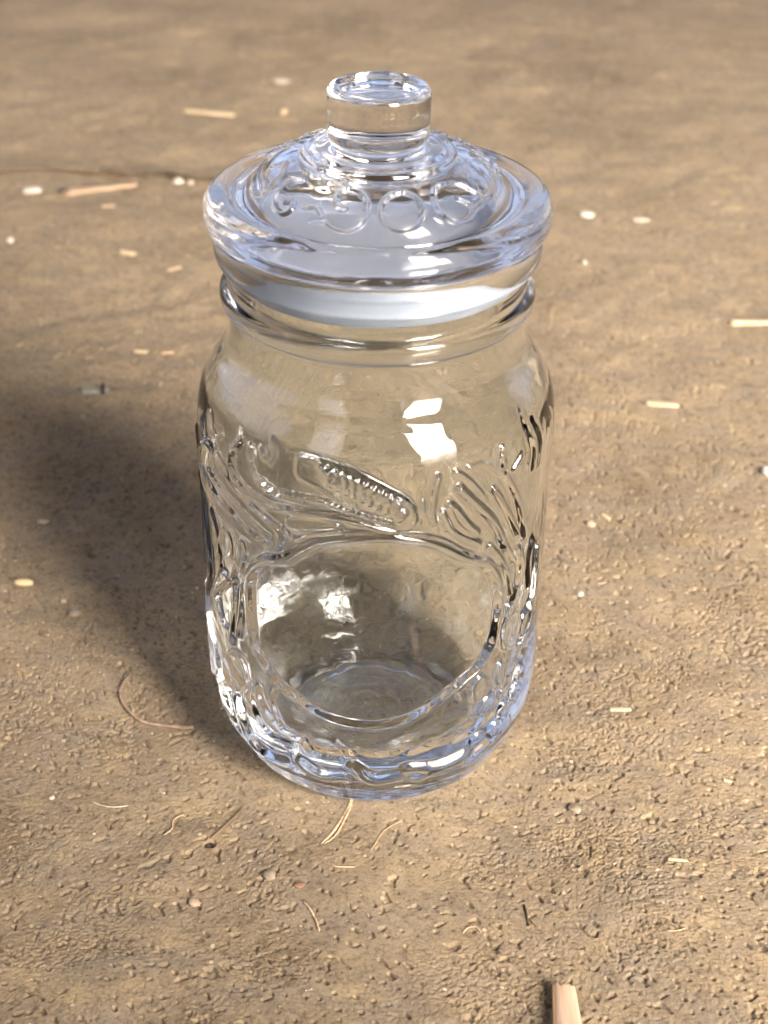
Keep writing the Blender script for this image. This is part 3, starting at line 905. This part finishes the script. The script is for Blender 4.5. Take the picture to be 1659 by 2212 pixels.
pebble('white_chip', (68, 413), 5.2 * mm_, 3.4 * mm_, 1.2 * mm_, WHITE, 'whitish chip left of the tan splinter', 'chip', rot=.3)
pebble('yellow_chip', (613, 243), 2.2 * mm_, 3.2 * mm_, 1.1 * mm_, HUSK, 'small yellow chip between the long straw piece and the knob', 'chip')
pebble('pale_flake', (606, 173), 6.5 * mm_, 3.2 * mm_, 0.7 * mm_, PALE, 'faint blurred flake left of and above the knob', 'flake', rot=-.2)
pebble('white_chip', (384, 391), 3.0 * mm_, 2.4 * mm_, 1.6 * mm_, WHITE, 'white crumb resting on the right end of the crack', 'crumb')
pebble('white_chip', (411, 396), 1.6 * mm_, 2.0 * mm_, 1.2 * mm_, WHITE, 'tiny white crumb beside the lid, nearest the end of the crack', 'crumb')
pebble('white_chip', (22, 517), 1.7 * mm_, 2.1 * mm_, 1.2 * mm_, WHITE, 'round white crumb near the left edge, level with the lid', 'crumb')
sliver('straw_piece', (259, 538), (293, 544), 3.0 * mm_, 1.0 * mm_, STRAW, 'small cream straw chip below the tan splinter', 'straw')
sliver('straw_piece', (291, 761), (319, 762), 1.9 * mm_, 1.0 * mm_, STRAW, 'tiny yellow straw chip above the grey bark strip', 'straw')
sliver('straw_piece', (348, 764), (376, 761), 1.4 * mm_, 0.7 * mm_, TAN, 'faint tan straw chip between the yellow chip and the jar neck', 'straw')
sliver('straw_piece', (362, 578), (388, 571), 2.0 * mm_, 0.7 * mm_, TAN, 'dull straw flake close to the left side of the lid', 'straw')
sliver('wood_chip', (220, 448), (246, 446), 2.6 * mm_, 0.8 * mm_, TAN, 'pinkish wood chip under the tip of the tan splinter', 'chip')
fibre('straw_bit', [(345, 836), (350, 829)], 0.6 * mm_, STRAW, 'tiny straw bit near the left shoulder of the jar', 'straw')
pebble('seed', (1267, 465), 4.3 * mm_, 3.0 * mm_, 1.5 * mm_, WHITE, 'white oval seed right of the lid', 'seed')
pebble('pale_chip', (1386, 474), 5.5 * mm_, 1.6 * mm_, 0.9 * mm_, PALE, 'pale flat chip right of the white oval seed', 'chip')
pebble('white_chip', (1262, 566), 1.7 * mm_, 1.9 * mm_, 1.1 * mm_, WHITE, 'round pale crumb beside the lid below the white oval seed', 'crumb')
sliver('straw_piece', (1300, 1103), (1318, 1113), 1.1 * mm_, 0.9 * mm_, STRAW, 'tiny cream straw chip between the straw stub and the hollow right of the jar', 'straw')
pebble('pale_pebble', (1254, 1279), 1.3 * mm_, 1.1 * mm_, 0.8 * mm_, PALE, 'tiny cream pebble right of the label panel', 'pebble')
sliver('husk_flake', (1316, 1533), (1360, 1532), 1.5 * mm_, 0.6 * mm_, STRAW, 'thin white husk flake right of the jar heel', 'husk')
pebble('grain_husk', (51, 1261), 3.6 * mm_, 1.45 * mm_, 1.3 * mm_, HUSK, 'golden rice husk near the left edge of the photo', 'husk', rot=0.05, sink=0.1, bump=0.04)
pebble('white_crumb', (137, 1296), 1.1 * mm_, 0.9 * mm_, 0.6 * mm_, WHITE, 'small white crumb right of the golden husk', 'crumb')
pebble('white_crumb', (92, 1120), 2.2 * mm_, 1.2 * mm_, 0.5 * mm_, PALE, 'pale smear of plaster above the golden husk', 'crumb')
pebble('clod', (160, 1324), 2.4 * mm_, 1.9 * mm_, 1.3 * mm_, CLOD, 'grey clod in a hollow below the golden husk', 'clod')
# curled root on the left
fibre('curled_root', [(418, 1566), (404, 1570), (380, 1569), (345, 1566), (310, 1560), (285, 1545), (266, 1525), (259, 1503), (264, 1487), (276, 1472), (288, 1463)], 0.7 * mm_, ROOT, 'curled pinkish brown root lying left of the jar heel', 'root', r1=0.3 * mm_, arch=0.6 * mm_)
fibre('root_tip', [(281, 1523), (284, 1530), (288, 1536)], 0.5 * mm_, CLOD, 'grey scrap inside the curl of the root', 'scrap')
fibre('reed_stalk', [(-30, 361), (60, 362), (130, 363), (210, 367), (300, 375)], 0.9 * mm_, TAN, 'long thin tan reed lying along the crack at upper left', 'reed', r1=0.5 * mm_, lift=0.0016)
fibre('twig', [(455, 1808), (480, 1783), (505, 1757), (527, 1733)], 0.42 * mm_, BROWN, 'thin straight brown twig in front of the jar at left', 'twig', r1=0.25 * mm_)
pebble('dark_clod', (448, 1818), 1.5 * mm_, 1.3 * mm_, 0.9 * mm_, DARK, 'black crumb at the lower end of the thin brown twig', 'crumb')
fibre('straw_stalk', [(764, 1700), (756, 1735), (738, 1765), (716, 1795), (694, 1820)], 0.75 * mm_, STRAW, 'yellow straw stalk pinned under the front of the jar', 'straw', r1=0.3 * mm_, flat=0.4, lift=0.0001)
fibre('straw_strand', [(757, 1742), (740, 1775), (724, 1800), (700, 1822)], 0.4 * mm_, TAN, 'thin tan strand beside the yellow straw stalk', 'straw', r1=0.2 * mm_)
pebble('pebble', (581, 1889), 1.9 * mm_, 1.9 * mm_, 1.0 * mm_, CLOD, 'grey brown pebble with a flat top in front of the jar', 'pebble', rot=.5)
pebble('pebble', (419, 1949), 1.7 * mm_, 1.4 * mm_, 0.7 * mm_, TANP, 'tan pebble sitting low in the earth at lower left', 'pebble')
pebble('pebble', (1243, 1741), 2.1 * mm_, 1.9 * mm_, 0.9 * mm_, CLOD, 'grey pebble half sunk in the earth right of the jar heel', 'pebble')
pebble('pebble', (1276, 1121), 1.9 * mm_, 1.6 * mm_, 0.9 * mm_, TANP, 'pinkish pebble half sunk in the earth right of the jar', 'pebble')
pebble('pebble', (1655, 1021), 2.4 * mm_, 3.0 * mm_, 1.6 * mm_, WHITE, 'cream pebble in a hollow at the right edge of the photo', 'pebble')
pebble('crumb', (352, 1713 - 6), 0.8 * mm_, 0.7 * mm_, 0.5 * mm_, WHITE, 'white crumb touching the curved white hair', 'crumb')
pebble('crumb', (112, 1736 - 14), 0.9 * mm_, 0.8 * mm_, 0.6 * mm_, PALE, 'tan crumb left of the curved white hair', 'crumb')
fibre('hair', [(200, 1733), (222, 1741), (250, 1742), (278, 1738)], 0.16 * mm_, WHITE, 'curved white hair on the earth at lower left', 'hair')
fibre('fibre', [(355, 1800), (371, 1785), (373, 1768), (385, 1757), (402, 1751)], 0.2 * mm_, TAN, 'kinked tan fibre right of the curved white hair', 'fibre')
fibre('fibre', [(870, 1772), (845, 1785), (825, 1800), (812, 1820), (800, 1838)], 0.14 * mm_, TAN, 'fine pale fibre curving right of the pinned straw stalk', 'fibre')
fibre('fibre', [(716, 1868), (731, 1872), (766, 1873)], 0.2 * mm_, TAN, 'short pale fibre below the pinned straw stalk', 'fibre')
fibre('fibre', [(656, 1935 + 15), (668, 1962), (682, 1985), (690, 2010)], 0.35 * mm_, TAN, 'bent tan stalk half buried near the bottom centre', 'stalk')
fibre('twig', [(1132, 1951), (1138, 1975), (1142, 1998)], 0.33 * mm_, DARK, 'small dark forked twig above the split cane', 'twig')
fibre('twig', [(1139, 1980), (1150, 1990), (1160, 1999)], 0.2 * mm_, BROWN, 'tiny side twig leaning on the dark forked twig', 'twig')
fibre('dark_fibre', [(1277, 1826), (1278, 1838), (1277, 1850)], 0.25 * mm_, DARK, 'upright dark fibre between the grey half sunk pebble and the split cane', 'fibre')
sliver('straw_piece', (1445, 1859), (1486, 1862), 1.3 * mm_, 0.6 * mm_, STRAW, 'narrow pale straw chip at lower right', 'straw', w1=0.5 * mm_)
sliver('straw_piece', (1562, 1681), (1580, 1683), 0.9 * mm_, 0.5 * mm_, STRAW, 'tiny cream straw chip near the right edge level with the jar heel', 'straw')
fibre('fibre', [(1440, 2017), (1465, 2015), (1480, 2010)], 0.2 * mm_, TAN, 'thin pale fibre above and right of the split cane', 'fibre')
fibre('fibre', [(1000, 2015), (1010, 2003), (1028, 2001), (1040, 2012)], 0.22 * mm_, TAN, 'fine arched fibre left of the dark forked twig', 'fibre')
pebble('red_crumb', (646, 1958 - 46), 1.4 * mm_, 0.9 * mm_, 0.5 * mm_, dry_mat('red_earth', (0.18, 0.11, 0.07), (0.26, 0.16, 0.10), scale=(300, 300, 300)), 'reddish crumb of earth below the pinned straw stalk', 'crumb')

# split cane at the bottom edge: an arched strip with a notch at its end
def split_cane():
    e = empty('split_cane', (0, 0, 0))
    a = np.array(px_ground(1217, 2140)); b_ = np.array(px_ground(1236, 2330))
    c = np.array(px_ground(1195, 2300))
    d = (b_ - a); L = np.linalg.norm(d); d /= L
    s = np.array([d[1], -d[0]]) * -1.0
    if s[0] < 0: s = -s
    wid = 7.4 * mm_
    def pt(u, v, h):
        w_ = wid * (0.74 + 0.40 * u)
        p = a + d * (u * L) + s * (v * w_)
        return np.array([p[0], p[1], 0.0 + h])
    base = gh(*a) + 0.0012
    V, Fq = [], []
    nu, nv = 22, 12
    th = 1.3 * mm_
    def top(u, v):
        return base + 1.0 * mm_ + 2.0 * mm_ * math.sqrt(max(0.0, 1 - (2 * v * 0.86) ** 2)) + 2.5 * mm_ * u * 0.6
    for side_ in (1, 0):
        for i in range(nu + 1):
            u = i / nu
            for j in range(nv + 1):
                v = j / nv - 0.5
                uu = u
                if i == 0:
                    uu = -0.035 if v < -0.25 else (0.03 + 0.02 * math.sin(j * 2.1))
                V.append(pt(uu, v, top(max(u, 0), v) - (0 if side_ else th)))
    n1 = (nu + 1) * (nv + 1)
    for i in range(nu):
        for j in range(nv):
            q = i * (nv + 1) + j
            Fq.append((q, q + 1, q + nv + 2, q + nv + 1))
            Fq.append((n1 + q, n1 + q + nv + 1, n1 + q + nv + 2, n1 + q + 1))
    for i in range(nu):
        for j in (0, nv):
            q = i * (nv + 1) + j
            Fq.append((q, q + nv + 1, n1 + q + nv + 1, n1 + q) if j == 0 else (q, n1 + q, n1 + q + nv + 1, q + nv + 1))
    for j in range(nv):
        for i in (0, nu):
            q = i * (nv + 1) + j
            Fq.append((q, n1 + q, n1 + q + 1, q + 1) if i == 0 else (q, q + 1, n1 + q + 1, n1 + q))
    link_mesh('cane_strip', V, Fq, BAMBOO, e)
    # pale cut edge along the left side
    V, Fq = [], []
    for i in range(nu + 1):
        u = i / nu
        for (v, h) in ((-0.50, 0.25 * mm_), (-0.545, -0.2 * mm_), (-0.56, -2.2 * mm_), (-0.51, -2.3 * mm_)):
            V.append(pt(u - (0.02 if i == 0 else 0), v, top(u, -0.5) + h))
    for i in range(nu):
        for k in range(4):
            q = i * 4 + k; q2 = i * 4 + (k + 1) % 4
            Fq.append((q, q2, q2 + 4, q + 4))
    Fq.append((3, 2, 1, 0)); q = nu * 4; Fq.append((q, q + 1, q + 2, q + 3))
    link_mesh('cut_edge', V, Fq, CANE_EDGE, e)
    tag(e, 'split cane end with a notch, at the bottom edge of the photo', 'cane')
split_cane()

# the dried crust lifts along the crack: a thin lip with a dark gap under it
def crust():
    V, Fq = [], []
    n, kx = len(CRACK), 9
    C2 = spline(CRACK[::4], 5)
    n = len(C2)
    wl = np.interp(np.linspace(0, 1, n), np.linspace(0, 1, len(CRACK_W)), CRACK_W)
    for side_ in (0, 1):
        for i in range(n):
            x, yc = C2[i]
            yc -= 0.0012 * float(vnoise(x * 90, 0.0, 22))
            for k in range(kx):
                t = k / (kx - 1)
                y = yc - 0.0006 + 0.0006 * float(vnoise(x * 260, 3.3, 81)) * (1 - t) + t * 0.019
                lift = (0.0003 + 0.60 * wl[i]) * (1 - t) ** 1.5 - 0.0006 * t ** 2
                edge = 0.0004 * (1 if k else 0.3)
                far = float(hgt(np.array([x]), np.array([yc + 0.02]))[0])
                z = far + lift + 0.0004 * float(vnoise(x * 150, y * 150, 82)) + (edge if side_ == 0 else -edge)
                V.append((x, y, z))
    q = n * kx
    for i in range(n - 1):
        for k in range(kx - 1):
            a = i * kx + k
            Fq.append((a, a + kx, a + kx + 1, a + 1))
            Fq.append((q + a, q + a + 1, q + a + kx + 1, q + a + kx))
        a = i * kx
        Fq.append((a, q + a, q + a + kx, a + kx))
        a = i * kx + kx - 1
        Fq.append((a, a + kx, q + a + kx, q + a))
    o = link_mesh('earth_crust', V, Fq, GROUND)
    tag(o, kind='structure')
crust()

# loose grit: thousands of tiny crumbs, joined
def grit():
    n = 4200
    ys = -0.14 + 0.75 * rng.random(n) ** 1.7
    xs = (rng.random(n) - 0.5) * (0.24 + 0.5 * (ys + 0.14))
    k = vnoise(xs * 22, ys * 22, 71) + rng.random(n) * 1.2
    ar = rng.random(n // 8) * 2 * math.pi; rr_ = 0.0372 + 0.007 * rng.random(n // 8) ** 1.3
    xs = np.concatenate([xs, rr_ * np.sin(ar)]); ys = np.concatenate([ys, -rr_ * np.cos(ar)]); k = np.concatenate([k, np.ones(n // 8)])
    m = (np.hypot(xs, ys) > 0.037) & (k > 0.35)
    xs, ys = xs[m], ys[m]; n = len(xs)
    s = (0.14 + 0.30 * rng.random(n) ** 4) * 1e-3 * (1 + np.clip(ys, 0, 1))
    zs = hgt(xs, ys)
    octa = np.array([(1, 0, 0), (0, 1, 0), (-1, 0, 0), (0, -1, 0), (0, 0, 1), (0, 0, -1), (.72, .72, .3), (-.7, -.68, .4)], float)
    F0 = np.array([(0, 6, 4), (6, 1, 4), (1, 2, 4), (2, 7, 4), (7, 3, 4), (3, 0, 4), (1, 0, 5), (2, 1, 5), (3, 2, 5), (0, 3, 5), (0, 1, 6), (2, 3, 7)])
    J = octa[None] * (1 + 0.35 * (rng.random((n, 8, 1)) - 0.5)) * s[:, None, None]
    a = rng.random(n) * 6.28
    X = J[..., 0] * np.cos(a)[:, None] - J[..., 1] * np.sin(a)[:, None]
    Y = J[..., 0] * np.sin(a)[:, None] * 0.8 + J[..., 1] * np.cos(a)[:, None] * 0.8
    V = np.stack([X + xs[:, None], Y + ys[:, None], J[..., 2] * 0.6 + zs[:, None] + 0.1 * s[:, None]], -1).reshape(-1, 3)
    Fq = (F0[None] + (np.arange(n) * 8)[:, None, None]).reshape(-1, 3)
    mt, t, b = new_mat('grit')
    N_, L = t.nodes, t.links
    tc = N_.new('ShaderNodeTexCoord'); no = N_.new('ShaderNodeTexVoronoi'); cr = N_.new('ShaderNodeValToRGB'); sp_ = N_.new('ShaderNodeSeparateColor')
    no.inputs['Scale'].default_value = 300
    L.new(tc.outputs['Object'], no.inputs['Vector']); L.new(no.outputs['Color'], sp_.inputs[0]); L.new(sp_.outputs[0], cr.inputs[0])
    e = cr.color_ramp.elements
    e[0].position, e[0].color = 0.0, (0.16, 0.12, 0.08, 1)
    e[1].position, e[1].color = 1.0, (0.62, 0.54, 0.42, 1)
    q = e.new(0.75); q.color = (0.32, 0.245, 0.165, 1)
    L.new(cr.outputs[0], b.inputs['Base Color']); b.inputs['Roughness'].default_value = 0.9
    o = link_mesh('grit', V, Fq, mt, smooth=False)
    tag(o, 'loose sandy grit scattered over the packed earth', 'grit', kind='stuff')
grit()
